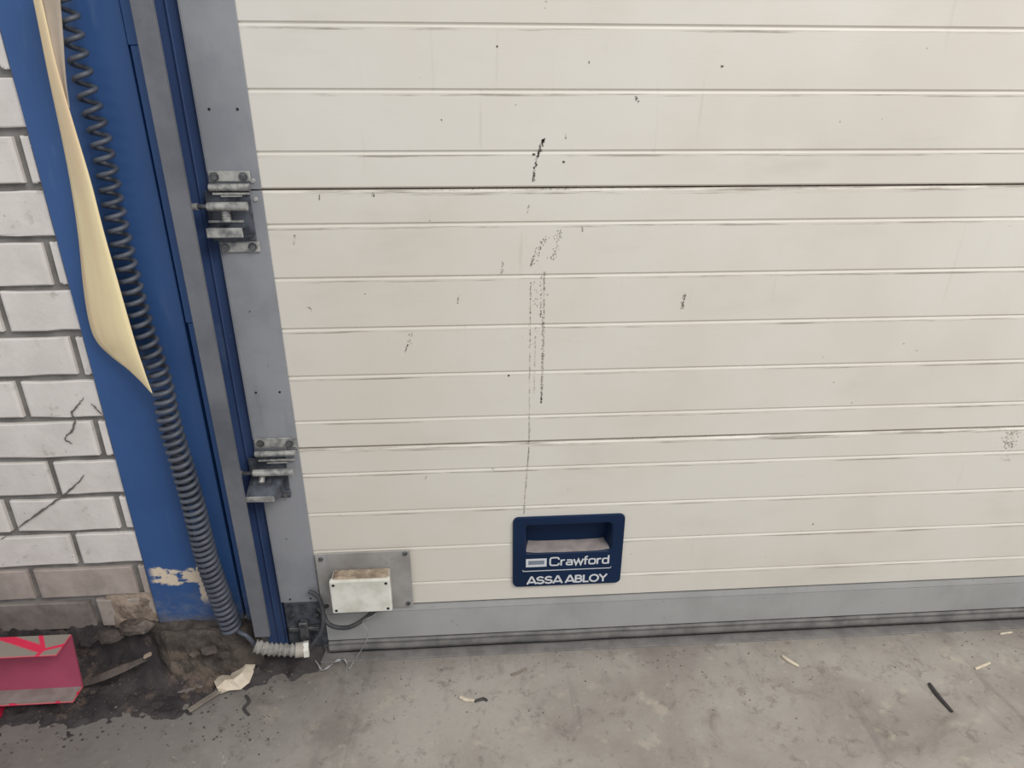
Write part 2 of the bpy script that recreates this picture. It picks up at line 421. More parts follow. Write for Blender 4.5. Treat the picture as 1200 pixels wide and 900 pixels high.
# crumbled pale mortar over the lowest brick end beside the column
m = MB(); Pg = []
for j in range(15):
    row = []
    for i in range(17):
        x = -0.752 + 0.092 * i / 16; z = -0.796 - 0.095 * j / 14
        e = min(i, 16 - i, j, 14 - j); k = min(1.0, e / 4.0)
        h = k * (0.010 + 0.008 * noise.fractal((x * 45, z * 45, 2.2), 1, 2, 4)) * (0.25 + 0.75 * j / 14) + 0.004 * noise.noise((x * 30, z * 30, 9))
        row.append((x + 0.004 * noise.noise((z * 60, x * 20, 4)), 0.003 - h, z + 0.004 * noise.noise((x * 60, z * 20, 6))))
    Pg.append(row)
m.grid(Pg); m.build('crumbled_mortar', M['rubble_lt'], wall)
# ------------------------------------------------------------------ sectional door
P, G = 0.09, 0.626684
SEC = (4 + 2 * G) * P
door = empty('door_1', (-0.40, 0.02, FZ))
tag(door, 'cream sectional overhead door with horizontal ribs and grey steel edges', 'door', kind='structure')
HOLE = (0.1005, 0.2900, -0.7375, -0.6575)       # x0 x1 z0 z1 of the hand hole
def section(zbot, ztop, ribs, hole=None):
    """pressed steel skin: profile (y, z, material of the strip below it) swept along x"""
    pr = [(0.04, ztop - 0.001, 0), (0.008, ztop - 0.001, 0), (0.003, ztop - 0.0018, 1), (0.0, ztop - 0.005, 1), (0.0, ztop - 0.011, 0)]
    for z in ribs:
        pr += [(0.0, z + 0.0032, 0), (0.0020, z + 0.0016, 0), (0.0026, z - 0.0004, 0), (0.0008, z - 0.0016, 0), (0.0, z - 0.0036, 0), (0.0, z - 0.0044, 1), (0.0, z - 0.0080, 0)]
    pr += [(0.0, zbot + 0.004, 0), (0.003, zbot + 0.0014, 0), (0.008, zbot + 0.0008, 0), (0.04, zbot + 0.0008, 0)]
    if hole:
        ins = []
        for hz in (hole[3], hole[2]):
            for i in range(len(pr) - 1):
                if pr[i][1] > hz > pr[i + 1][1]:
                    pr.insert(i + 1, (0.0, hz, pr[i][2])); break
    xs = [-0.398] + ([hole[0], hole[1]] if hole else []) + [XR]
    mb = MB(); V = [[mb.bm.verts.new((x, y, z)) for x in xs] for y, z, _ in pr]
    for i in range(len(pr) - 1):
        for j in range(len(xs) - 1):
            if hole and j == 1 and pr[i][1] <= hole[3] + 1e-6 and pr[i + 1][1] >= hole[2] - 1e-6: continue
            f = mb.bm.faces.new((V[i][j], V[i][j + 1], V[i + 1][j + 1], V[i + 1][j])); f.material_index = pr[i][2]
    for j in (0, len(xs) - 1):
        mb.bm.faces.new([V[i][j] for i in range(len(pr))])
    for j in range(len(xs) - 1):
        mb.bm.faces.new((V[0][j], V[-1][j], V[-1][j + 1], V[0][j + 1]))
    return mb.build('door_section', [M['door'], M['door_grime']], door)
def ribset(top, n=5): return [top - G * P - i * P for i in range(n)]
ZRAIL = -SEC - G * P * 2 - 3 * P                  # -0.8556 top of bottom rail
secs = {}
for i in (3, 2, 1, 0):
    secs[i] = section((i - 1) * SEC, i * SEC, ribset(i * SEC))
secs[-1] = section(ZRAIL - 0.0005, -SEC, ribset(-SEC, 4), HOLE)
for i in (2, 1, 0, -1):
    m = MB(); m.box((-0.398, 0.012, i * SEC - 0.004), (XR, 0.03, i * SEC + 0.0035)); m.build('joint_seal', M['joint'], door)
# grey end stiles, one per section
SX0, SX1 = -0.4025, -0.3235
for i in (3, 2, 1, 0, -1):
    zt = i * SEC - 0.0012; zb = (i - 1) * SEC + 0.0012 if i >= 0 else -0.834
    m = MB(); m.box((SX0, -0.0022, zb), (SX1, -0.0002, zt), 0.0006)
    m.box((SX0 - 0.0015, -0.0022, zb), (SX0, 0.04, zt))
    st = m.build('end_stile', M['stile'], door)
    for (dx, dz) in ((0.018, -0.352), (0.060, -0.352), (0.03, -0.20)):
        if zt + dz > zb:
            h = MB(); h.cyl((SX0 + dx, -0.0030, zt + dz), (SX0 + dx, -0.0020, zt + dz), 0.0021 if dz < -0.3 else 0.0010, n=10); h.build('rivet', M['hole'], st)
# bottom rail with raised lip
def zrb(x): return -0.9425
m = MB()
xa, xb = -0.318, XR
m.prism([(xa, -0.0025, ZRAIL - 0.0018), (xb, -0.0025, ZRAIL - 0.0018), (xb, -0.0040, ZRAIL - 0.0128), (xa, -0.0040, ZRAIL - 0.0128)], (0, 0.041, 0))
m.build('rail_lip', M['rail'], door)
m = MB()
m.prism([(xa, -0.0040, ZRAIL - 0.0138), (xb, -0.0040, ZRAIL - 0.0138), (xb, -0.0040, zrb(xb) + 0.002), (xa, -0.0040, zrb(xa) + 0.002)], (0, 0.043, 0))
m.build('bottom_rail', M['rail'], door)
# rubber bottom seal: dusty upper bead, black slot, flat lip on the sill
m = MB(); m.prism([(xa, 0.001, zrb(xa) + 0.003), (xb, 0.001, zrb(xb) + 0.003), (xb, 0.001, FZ + 0.004), (xa, 0.001, FZ + 0.004)], (0, 0.034, 0))
m.build('seal_core', M['seal_dark'], door)
m = MB()
def seal_pts(x):
    zt = zrb(x) - 0.0036; zb = -0.9735
    return [(x, 0.001, zt), (x, -0.0055, zt), (x, -0.0060, zt - 0.0055), (x, -0.0035, zt - 0.0075), (x, -0.0050, zt - 0.012), (x, -0.0065, zt - 0.019), (x, -0.0045, zb), (x, 0.004, zb)]
xs = [xa + (xb - xa) * i / 60 for i in range(61)]
m.grid([[Vector(p) + Vector((0, 0.0012 * noise.noise((x * 9, 1, 0)), 0.0015 * noise.noise((x * 7, 3, 0)))) for p in seal_pts(x)] for x in xs])
m.build('bottom_seal', M['seal'], door, smooth=True)
# steel sill angle the seal closes on
m = MB()
m.box((-0.34, -0.024, FZ - 0.004), (XR + 0.2, 0.05, FZ + 0.0030), 0.001)
tag(m.build('trim_1', M['threshold']), 'dusty flat steel sill strip on the floor under the door', 'sill', kind='structure')

# scuffs on the door skin -----------------------------------------------------
def specks(mb, path, n, spread, smin, smax, Y=-0.0006, el=1.6, rr=random):
    """irregular flakes of rubbed-on dirt along a pixel path"""
    pts = smooth_path([at(x, y, Y) for x, y in path], 10); t = len(pts) - 1
    for _ in range(n):
        f = rr.random() * t; i = int(f); p = pts[i].lerp(pts[min(i + 1, t)], f - i)
        p = p + Vector((rr.gauss(0, spread), 0, rr.gauss(0, spread * 0.5)))
        s = rr.uniform(smin, smax); a = rr.uniform(-0.5, 0.5); k = 5
        ring = []
        for q in range(k):
            an = 2 * math.pi * q / k; r_ = s * rr.uniform(0.5, 1.2)
            ring.append((math.cos(an) * r_, math.sin(an) * r_ * el))
        mb.bm.faces.new([mb.bm.verts.new((p.x + u * math.cos(a) - v * math.sin(a), Y, p.z + u * math.sin(a) + v * math.cos(a))) for u, v in ring])
def scuff(paths, sec, mat='scuff'):
    mb = MB()
    for a in paths: specks(mb, *a)
    return mb.build('scuff_mark', M[mat], secs[sec], fix=False)
S1, S2 = 0.0005, 0.0013
scuff([([(637, 163), (632, 178)], 60, 0.0016, S1, S2), ([(632, 178), (627, 196), (625, 212)], 60, 0.0012, S1, S2), ([(624, 180), (632, 184)], 16, 0.0012, S1, S2)], 1)
scuff([([(641, 276), (634, 288), (624, 310)], 46, 0.003, 0.0004, 0.001), ([(628, 290), (622, 312)], 24, 0.001, 0.0004, 0.001), ([(657, 270), (654, 285), (646, 304)], 60, 0.0035, 0.0004, 0.0009)], 0, 'scuff')
scuff([([(634, 322), (634, 372)], 34, 0.0008, 0.0004, 0.001), ([(636, 372), (635, 430), (634, 472)], 75, 0.0005, 0.0005, 0.0011), ([(634, 470), (634, 473)], 6, 0.0006, 0.0007, 0.0013),
       ([(621, 490), (620, 520)], 20, 0.0006, 0.0004, 0.0009), ([(626, 330), (629, 360)], 14, 0.003, 0.0004, 0.0009)], 0)
scuff([([(638, 318), (637, 400), (635, 470)], 260, 0.0008, 0.0005, 0.001), ([(622, 330), (621, 420), (620, 520)], 260, 0.0005, 0.0004, 0.0009), ([(628, 380), (626, 460)], 90, 0.0006, 0.0004, 0.0008)], 0, 'scuff_soft')
scuff([([(620, 524), (617, 560), (614, 602)], 200, 0.0006, 0.0004, 0.0009)], -1, 'scuff_soft')
scuff([([(803, 345), (798, 362)], 26, 0.0018, 0.0005, 0.0011), ([(803, 346), (799, 362)], 20, 0.0006, 0.0005, 0.001)], 0)
scuff([([(482, 390), (479, 402)], 16, 0.0018, 0.0004, 0.0008), ([(478, 404), (475, 412)], 16, 0.0006, 0.0005, 0.001)], 0)
scuff([([(596, 440), (596.5, 440)], 6, 0.0006, 0.0008, 0.0016), ([(538, 346), (536, 356)], 12, 0.0008, 0.0004, 0.0008), ([(590, 306), (588, 322)], 18, 0.0012, 0.0004, 0.0008), ([(362, 360), (365, 364)], 6, 0.001, 0.0005, 0.001)], 0)
scuff([([(440, 398), (520, 402), (620, 400)], 110, 0.009, 0.0003, 0.0007, -0.0006, 0.7), ([(610, 396), (720, 398), (900, 392)], 110, 0.008, 0.0003, 0.0007, -0.0006, 0.7)], 0, 'scuff_soft')
scuff([([(745, 112), (748, 120)], 16, 0.0014, 0.0004, 0.0009), ([(690, 72), (691, 74)], 6, 0.001, 0.0004, 0.0009), ([(846, 77), (847, 78)], 6, 0.0008, 0.0005, 0.001), ([(664, 157), (663, 163)], 8, 0.0008, 0.0004, 0.0008), ([(660, 189), (662, 191)], 9, 0.0008, 0.0005, 0.001), ([(582, 54), (583, 55)], 5, 0.0007, 0.0005, 0.001), ([(517, 140), (518, 141)], 5, 0.0006, 0.0004, 0.0009)], 1)
scuff([([(1185, 505), (1182, 524)], 110, 0.008, 0.0005, 0.0014), ([(1178, 535), (1180, 540)], 18, 0.004, 0.0004, 0.001)], -1, 'scuff_soft')
scuff([([(375, 228), (374, 234)], 8, 0.0007, 0.0005, 0.001), ([(437, 226), (438, 230)], 8, 0.0008, 0.0005, 0.001), ([(620, 240), (618, 250)], 8, 0.0006, 0.0004, 0.0008), ([(682, 266), (683, 271)], 8, 0.0006, 0.0005, 0.0009), ([(345, 275), (344, 287)], 10, 0.001, 0.0004, 0.0009)], 0)
scuff([([(953, 614), (953, 615)], 5, 0.0006, 0.0005, 0.001), ([(500, 558), (498, 561)], 6, 0.0008, 0.0004, 0.0009), ([(577, 549), (579, 551)], 6, 0.0008, 0.0004, 0.0009)], -1)
for (xa_, xb_, sidx, yy) in ((660, 790, 0, 219.5), (500, 665, 0, 221), (900, 1010, 0, 218), (700, 860, -1, 514.5)):
    scuff([([(xa_, yy), (xb_, yy + (0 if sidx == 0 else -5))], 90, 0.0012, 0.0004, 0.0011, -0.0006, 0.8)], sidx)

# ------------------------------------------------------------------ pull handle plate
HX0, HX1, HZ0, HZ1 = 0.0810, 0.3095, -0.8170, -0.6445
def rrect(x0, x1, z0, z1, r, y, n=5):
    out = []
    for cx, cz, a0 in ((x1 - r, z1 - r, 0), (x0 + r, z1 - r, 90), (x0 + r, z0 + r, 180), (x1 - r, z0 + r, 270)):
        for i in range(n + 1):
            a = math.radians(a0 + 90 * i / n); out.append((cx + r * math.cos(a), y, cz + r * math.sin(a)))
    return out
mb = MB(); bm = mb.bm
outer = rrect(HX0, HX1, HZ0, HZ1, 0.011, -0.0055); outer_b = rrect(HX0 - 0.001, HX1 + 0.001, HZ0 - 0.001, HZ1 + 0.001, 0.012, -0.0002)
ho = rrect(HOLE[0] + 0.003, HOLE[1] - 0.003, HOLE[2] + 0.003, HOLE[3] - 0.003, 0.009, -0.0055)
hi_ = rrect(HOLE[0] + 0.006, HOLE[1] - 0.006, HOLE[2] + 0.006, HOLE[3] - 0.006, 0.008, -0.002)
inn = rrect(HOLE[0] + 0.012, HOLE[1] - 0.012, HOLE[2] + 0.008, HOLE[3] - 0.004, 0.010, 0.0330)
def loop(p): return [bm.verts.new(q) for q in p]
lo_, lob, lh, lhi, li = loop(outer), loop(outer_b), loop(ho), loop(hi_), loop(inn)
n_ = len(lo_)
for A, B, mi in ((lob, lo_, 0), (lo_, lh, 0), (lh, lhi, 0), (lhi, li, 0)):
    for i in range(n_):
        j = (i + 1) % n_; f = bm.faces.new((A[i], A[j], B[j], B[i])); f.material_index = mi
f = bm.faces.new(li)
hand = mb.build('pull_handle', M['handle'], door, fix=True)
hand['label'] = 'navy plastic pull handle plate with hand hole and white lettering'
# ledge in the hand hole, coloured paler than the plate
mb = MB(); lx0, lx1 = HOLE[0] + 0.0075, HOLE[1] - 0.0085; lz = HOLE[2] + 0.0052
P_ = []
for i in range(13):
    x = lx0 + (lx1 - lx0) * i / 12; e = min(i, 12 - i); rise = 0.004 * math.exp(-e * 1.1)
    P_.append([(x, y, lz + 0.0012 + (y + 0.003) * 0.06 + rise + 0.0006 * noise.noise((x * 60, y * 60, 0))) for y in (-0.0050, 0.004, 0.012, 0.020, 0.0325)])
mb.grid(P_)
mb.build('recess_ledge', M['handle_pale'], hand, smooth=True)
def hp(u, v, dy=-0.0060): return Vector((HX0 + (HX1 - HX0) * u, dy, HZ1 + (HZ0 - HZ1) * v))
def quadbox(mb, u0, u1, v0, v1, y0=-0.0060, y1=-0.0050):
    a = hp(u0, v1); b = hp(u1, v0); mb.box((a.x, y0, a.z), (b.x, y1, b.z))
# logo rectangle: light frame round a grey core
mb = MB()
quadbox(mb, 0.115, 0.305, 0.585, 0.612); quadbox(mb, 0.115, 0.305, 0.672, 0.705); quadbox(mb, 0.115, 0.137, 0.612, 0.672); quadbox(mb, 0.283, 0.305, 0.612, 0.672)
mb.build('logo_frame', M['print'], hand)
mb = MB(); quadbox(mb, 0.137, 0.283, 0.612, 0.672); mb.build('logo_core', M['print_grey'], hand)
mb = MB(); quadbox(mb, 0.085, 0.905, 0.762, 0.771); quadbox(mb, 0.085, 0.0905, 0.745, 0.771); quadbox(mb, 0.8995, 0.905, 0.745, 0.771)
mb.build('rule_line', M['print'], hand)
# lettering: strokes of constant width, cap height 1
def strokes(mb, segs, ox, sc_x, sc_z, zb, w, y=-0.0062):
    for si, poly in enumerate(segs):
        yy = y - 0.00006 * si
        poly = [q for i, q in enumerate(poly) if i == 0 or (Vector(q) - Vector(poly[i - 1])).length > 1e-4]
        pts = [Vector((ox + px * sc_x, 0, zb + pz * sc_z)) for px, pz in poly]
        closed = (Vector(poly[0]) - Vector(poly[-1])).length < 1e-6
        if closed: pts = pts[:-1]
        L = []; n = len(pts)
        for i, p in enumerate(pts):
            a = pts[(i - 1) % n] if (closed or i > 0) else None; b = pts[(i + 1) % n] if (closed or i < n - 1) else None
            d1 = (p - a).normalized() if a is not None else (b - p).normalized(); d2 = (b - p).normalized() if b is not None else d1
            n1 = Vector((-d1.z, 0, d1.x)); n2 = Vector((-d2.z, 0, d2.x)); mm = (n1 + n2)
            mm = mm.normalized() if mm.length > 1e-6 else n1
            k = w / 2 / max(0.35, mm.dot(n1)); L.append((p + mm * k, p - mm * k))
        rng = range(n) if closed else range(n - 1)
        va = [(mb.bm.verts.new((q[0].x, yy, q[0].z)), mb.bm.verts.new((q[1].x, yy, q[1].z))) for q in L]
        for i in rng:
            j = (i + 1) % n; mb.bm.faces.new((va[i][0], va[j][0], va[j][1], va[i][1]))
def arc(cx, cz, rx, rz, a0, a1, n=8):
    return [(cx + rx * math.cos(math.radians(a0 + (a1 - a0) * i / n)), cz + rz * math.sin(math.radians(a0 + (a1 - a0) * i / n))) for i in range(n + 1)]
def sq(x0, x1, z0, z1, r):     # squarish closed bowl
    p = arc(x1 - r, z1 - r, r, r, 0, 90, 3) + arc(x0 + r, z1 - r, r, r, 90, 180, 3) + arc(x0 + r, z0 + r, r, r, 180, 270, 3) + arc(x1 - r, z0 + r, r, r, 270, 360, 3)
    return p + [p[0]]
xh = 0.70
CR = {
 'C': ([[(0.86, 0.70)] + arc(0.70, 0.80, 0.16, 0.15, 0, 90, 3) + arc(0.22, 0.75, 0.2, 0.20, 90, 180, 3) + arc(0.22, 0.25, 0.2, 0.20, 180, 270, 3) + arc(0.70, 0.20, 0.16, 0.15, 270, 360, 3) + [(0.86, 0.31)]], 1.02),
 'r': ([[(0.08, 0.0), (0.08, xh)], [(0.08, 0.42)] + arc(0.30, 0.42, 0.22, 0.22, 180, 90, 4) + [(0.44, 0.64)]], 0.54),
 'a': ([[(0.10, 0.62), (0.46, 0.62)] + arc(0.48, 0.50, 0.12, 0.12, 90, 0, 3) + [(0.60, 0.0)], [(0.60, 0.37), (0.20, 0.37)] + arc(0.20, 0.215, 0.14, 0.155, 90, 270, 5) + [(0.60, 0.06)]], 0.76),
 'w': ([[(0.02, xh), (0.24, 0.05), (0.47, xh - 0.06), (0.70, 0.05), (0.92, xh)]], 0.98),
 'f': ([[(0.16, 0.0), (0.16, 0.78)] + arc(0.32, 0.80, 0.16, 0.15, 180, 90, 3) + [(0.40, 0.95)], [(0.0, 0.62), (0.40, 0.62)]], 0.48),
 'o': ([sq(0.06, 0.66, 0.06, 0.64, 0.16)], 0.80),
 'd': ([sq(0.06, 0.60, 0.06, 0.64, 0.16), [(0.62, 0.0), (0.62, 1.0)]], 0.76),
}
def word(mb, s, D, u0, u1, vtop, vbase, w):
    tot = sum(D[c][1] for c in s); x0 = hp(u0, 0).x; x1 = hp(u1, 0).x; zt = hp(0, vtop).z; zb = hp(0, vbase).z
    k = (x1 - x0) / tot; ox = x0
    for i, c in enumerate(s):
        strokes(mb, D[c][0], ox, k, zt - zb, zb, w, -0.0062 - 0.00001 * i); ox += D[c][1] * k
mb = MB(); word(mb, 'Crawford', CR, 0.335, 0.888, 0.572, 0.697, 0.0036); mb.build('lettering', M['print'], hand, fix=False)
AB = {
 'A': ([[(0.04, 0.0), (0.42, 0.97), (0.50, 0.97), (0.88, 0.0)], [(0.20, 0.26), (0.72, 0.26)]], 0.90),
 'S': ([arc(0.38, 0.71, 0.27, 0.22, 15, 90, 4) + arc(0.38, 0.71, 0.29, 0.22, 90, 235, 6)[1:] + arc(0.38, 0.29, 0.31, 0.22, 55, -90, 6) + arc(0.38, 0.29, 0.33, 0.22, -90, -165, 4)[1:]], 0.78),
 'B': ([[(0.10, 0.0), (0.10, 1.0)], [(0.10, 0.93), (0.42, 0.93)] + arc(0.42, 0.73, 0.20, 0.20, 90, -90, 6) + [(0.10, 0.53)], [(0.42, 0.53)] + arc(0.44, 0.30, 0.22, 0.23, 90, -90, 6) + [(0.10, 0.07)]], 0.76),
 'L': ([[(0.10, 1.0), (0.10, 0.07), (0.58, 0.07)]], 0.62),
 'O': ([arc(0.46, 0.5, 0.40, 0.44, 0, 360, 20)], 0.92),
 'Y': ([[(0.04, 1.0), (0.40, 0.46), (0.76, 1.0)], [(0.40, 0.50), (0.40, 0.0)]], 0.80),
 ' ': ([], 0.26),
}
mb = MB(); word(mb, 'ASSA ABLOY', AB, 0.125, 0.875, 0.852, 0.965, 0.0040); mb.build('lettering', M['print'], hand, fix=False)

# ------------------------------------------------------------------ hinges
def hinge(pxs, big, label):
    """pxs maps crop pixels to photo pixels; parts stand off the stile by real depths"""
    f = pxs
    def W_(x, y, Y): return at(*f(x, y), Y)
    def bx(mb, x0, y0, x1, y1, Y0, Y1, bev=0.0012):
        a = W_(x0, y1, Y0); b = W_(x1, y0, Y0)
        mb.box((a.x, Y0, a.z), (b.x, Y1, b.z), bev)
    return W_, bx
def make_hinge(f, kind, label):
    W_, bx = hinge(f, kind, label)
    mb = MB(); bx(mb, 335, 152, 690, 250, -0.006, -0.0022); h = mb.build('hinge', M['hinge'], door); h['label'] = label
    mb = MB()   # backing leaf
    if kind == 1: bx(mb, 365, 325, 690, 770, -0.005, -0.0022)
    else: bx(mb, 330, 325, 600, 690, -0.005, -0.0022)
    mb.build('lower_leaf', M['hinge_dark'], h)
    def bolt(x, y, r=0.0056, Y=-0.006):
        p = W_(x, y, Y); b = MB(); b.cyl((p.x, Y, p.z), (p.x, Y - 0.002, p.z), r * 1.25, n=14); b.cyl((p.x, Y - 0.002, p.z), (p.x, Y - 0.0052, p.z), r, n=6)
        b.build('bolt', M['bolt'], h)
    bolt(385, 202); bolt(638, 202)
    a = W_(335, 300, -0.011); b = W_(415, 300, -0.011); c = W_(595, 300, -0.011); d = W_(690, 300, -0.011)
    for p, q, r in ((a, b, 0.0058), (b + Vector((.0006, 0, 0)), c, 0.0054), (c + Vector((.0006, 0, 0)), d, 0.0058)):
        k = MB(); k.cyl((p.x, -0.009, a.z), (q.x, -0.009, a.z), r, n=16); k.build('knuckle', M['hinge'], h, smooth=False)
    mb = MB(); bx(mb, 365, 342, 690, 366, -0.010, -0.005, 0.0008); bx(mb, 440, 366, 625, 384, -0.009, -0.005, 0.0006); mb.build('leaf_edge', M['hinge'], h)
    # roller holder bar and shaft into the track
    p = W_(320, 468, -0.022); q = W_(670, 468, -0.022)
    mb = MB(); mb.cyl((p.x, -0.020, p.z), (q.x, -0.020, p.z), 0.0068, n=18); mb.build('roller_sleeve', M['hinge'], h)
    s0 = W_(165, 480, -0.022)
    mb = MB(); mb.cyl((s0.x - 0.012, -0.020, p.z), (p.x, -0.020, p.z), 0.0036, n=12); mb.build('roller_shaft', M['bolt'], h)
    mb = MB(); mb.cyl((s0.x, -0.020, p.z), (s0.x + 0.012, -0.020, p.z), 0.0055, n=12); mb.build('shaft_collar', M['hinge'], h)
    if kind == 1:
        t = W_(480, 500, -0.016); t2 = W_(480, 600, -0.016)
        mb = MB(); mb.cyl((t.x, -0.016, t.z), (t.x, -0.016, t2.z), 0.0062, n=14)
        for i in range(4):
            z = t.z + (t2.z - t.z) * (i + 0.5) / 4; mb.cyl((t.x, -0.016, z - 0.001), (t.x, -0.016, z + 0.001), 0.0073, n=14)
        mb.build('adjuster_screw', M['hinge'], h)
        mb = MB(); bx(mb, 318, 655, 625, 745, -0.026, -0.0222, 0.0012); mb.build('bracket_face', M['hinge'], h)
        mb = MB(); a = W_(318, 650, -0.0235); b = W_(625, 650, -0.0235)
        mb.box((a.x, -0.0235, a.z - 0.004), (b.x, -0.004, a.z - 0.001), 0.0006); c = W_(318, 745, -0.0235)
        mb.box((a.x, -0.0235, c.z + 0.001), (b.x + 0.012, -0.004, c.z + 0.004), 0.0006)
        mb.build('bracket_flange', M['hinge_dark'], h)
        mb = MB(); bx(mb, 330, 585, 640, 612, -0.008, -0.0050, 0.001); mb.build('slot_edge', M['hinge'], h)
        mb = MB(); bx(mb, 448, 775, 775, 872, -0.0065, -0.0022, 0.0014); mb.build('foot_tab', M['hinge'], h)
        bolt(483, 825, 0.0056, -0.0065); bolt(722, 820, 0.0056, -0.0065)
        sc = ((722, 240), (746, 402))
    else:
        # deep wedge bracket with open front
        a = W_(300, 500, -0.008); b = W_(575, 500, -0.008); c = W_(262, 690, -0.034); d = W_(500, 690, -0.034); zb = c.z - 0.006
        mb = MB()
        mb.prism([(a.x, -0.006, a.z), (c.x, -0.036, c.z + 0.004), (c.x, -0.036, zb), (a.x, -0.006, zb)], (0.0025, 0, 0))
        mb.prism([(b.x, -0.006, a.z), (d.x, -0.036, c.z + 0.004), (d.x, -0.036, zb), (b.x, -0.006, zb)], (0.0025, 0, 0))
        mb.prism([(a.x, -0.008, a.z), (b.x, -0.008, a.z), (d.x, -0.036, c.z + 0.005), (c.x, -0.036, c.z + 0.005)], (0, 0.002, -0.001))
        mb.build('bracket_cheek', M['hinge_dark'], h)
        mb = MB(); mb.box((c.x, -0.0385, zb), (d.x + 0.0025, -0.0355, c.z + 0.006), 0.001); mb.build('bracket_face', M['hinge'], h)
        t = W_(395, 545, -0.024); mb = MB(); mb.cyl((t.x, -0.026, t.z), (t.x, -0.012, t.z + 0.012), 0.0056, n=12); mb.build('adjuster_screw', M['hinge'], h)
        mb = MB(); bx(mb, 560, 620, 640, 670, -0.010, -0.0022, 0.001); mb.build('foot_tab', M['hinge_dark'], h)
        bolt(610, 645, 0.0045, -0.010)
        sc = ((605, 235), (635, 355))
    for x, y in sc:
        p = W_(x, y, -0.0022); b = MB(); b.cyl((p.x, -0.0022, p.z), (p.x, -0.0045, p.z), 0.0042, 0.0030, n=12); b.build('screw', M['hinge'], h)
    return h
make_hinge(lambda x, y: (200 + x / 7.5, 180 + y / 7.5), 1, 'zinc roller hinge with two bolt tabs at upper joint of door')
make_hinge(lambda x, y: (260 + (x - 45) / 7.5, 490 + (y + 20) / 7.5), 2, 'zinc roller hinge with wedge bracket at lower joint of door')

# bottom fixture under the stile, beside the rail
mb = MB(); mb.box((-0.400, -0.0010, -0.955), (-0.3195, 0.03, -0.836), 0.0005); bf = mb.build('bottom_bracket', M['hinge_dark'], door)
mb = MB(); mb.box((-0.372, -0.016, -0.945), (-0.354, -0.001, -0.880), 0.0015); mb.box((-0.395, -0.012, -0.905), (-0.330, 0.004, -0.896), 0.001); mb.build('bracket_strap', M['bolt'], bf)
for x, z in ((-0.386, -0.87), (-0.335, -0.868), (-0.340, -0.925)):
    mb = MB(); mb.cyl((x, 0.0, z), (x, -0.006, z), 0.0055, n=6); mb.build('bolt', M['bolt'], bf)

# ------------------------------------------------------------------ column and track
ZT = 1.2
colm = empty('steel_column', (-0.56, 0.05, -0.87))
tag(colm, 'wide blue painted steel column between brick wall and door track', 'column')
m = MB(); m.box((-0.6575, -0.004, -0.872), (-0.4845, 0.11, ZT), 0.002, 2); m.build('column_body', M['blue'], colm)
for xl, z0, z1 in ((-0.4775, -0.888, -0.2185), (-0.4800, -0.2180, 0.2055), (-0.4825, 0.2060, ZT)):
    m = MB(); m.box((xl, -0.0075, z0), (-0.4510, 0.02, z1), 0.001); m.build('cover_strip', M['blue'], colm)
m = MB(); m.box((-0.4860, 0.0205, -0.888), (-0.4030, 0.11, ZT)); m.build('shadow_backing', M['hole'], colm)  # added dark backing; its colour stands for the shade in the groove
# crumbling concrete footing
fb = MB(); nx, ny = 26, 10; Pg = []
for j in range(ny + 1):
    row = []
    for i in range(nx + 1):
        x = -0.675 + 0.223 * i / nx; t = j / ny
        if t < 0.5: y = 0.0 - 0.040 * (t / 0.5); z = -0.870 - 0.004 * t
        else: y = -0.040 - 0.012 * ((t - 0.5) / 0.5); z = -0.874 - 0.110 * ((t - 0.5) / 0.5)
        e = min(1.0, min(i, nx - i) / 5.0); y = y * (0.35 + 0.65 * e)
        d = noise.fractal((x * 26, y * 60, z * 40), 1, 2, 4); row.append((x, y + 0.006 * d, z + 0.007 * noise.fractal((x * 30 + 9, y * 70, z * 30), 1, 2, 4)))
    Pg.append(row)
fb.grid(Pg); ft = fb.build('footing', M['footing'], colm, smooth=False)
# vertical track: C profile open to the right, grey front lip, blue inside
trk = empty('door_track', (-0.44, 0.0, FZ)); tag(trk, 'vertical steel roller track with dusty grey front lip beside the door', 'track')
TZ0 = -0.878
m = MB(); m.box((-0.4505, -0.0515, TZ0), (-0.4215, -0.0490, ZT), 0.0008); m.box((-0.4225, -0.0515, TZ0), (-0.4208, -0.0425, ZT), 0.0005)
m.build('front_lip', M['track'], trk)
TZ1 = -0.968
m = MB(); m.box((-0.4505, -0.0490, TZ0), (-0.4480, 0.012, ZT), 0.0005); m.build('web', M['blue_in'], trk)
m = MB(); m.box((-0.4480, 0.0090, TZ1), (-0.4042, 0.0115, ZT), 0.0005)
m.box((-0.4260, 0.0055, TZ1), (-0.4225, 0.0092, ZT), 0.001); m.box((-0.4075, 0.002, TZ1), (-0.4048, 0.0092, ZT), 0.0006)
m.build('rear_flange', M['blue_in'], trk)

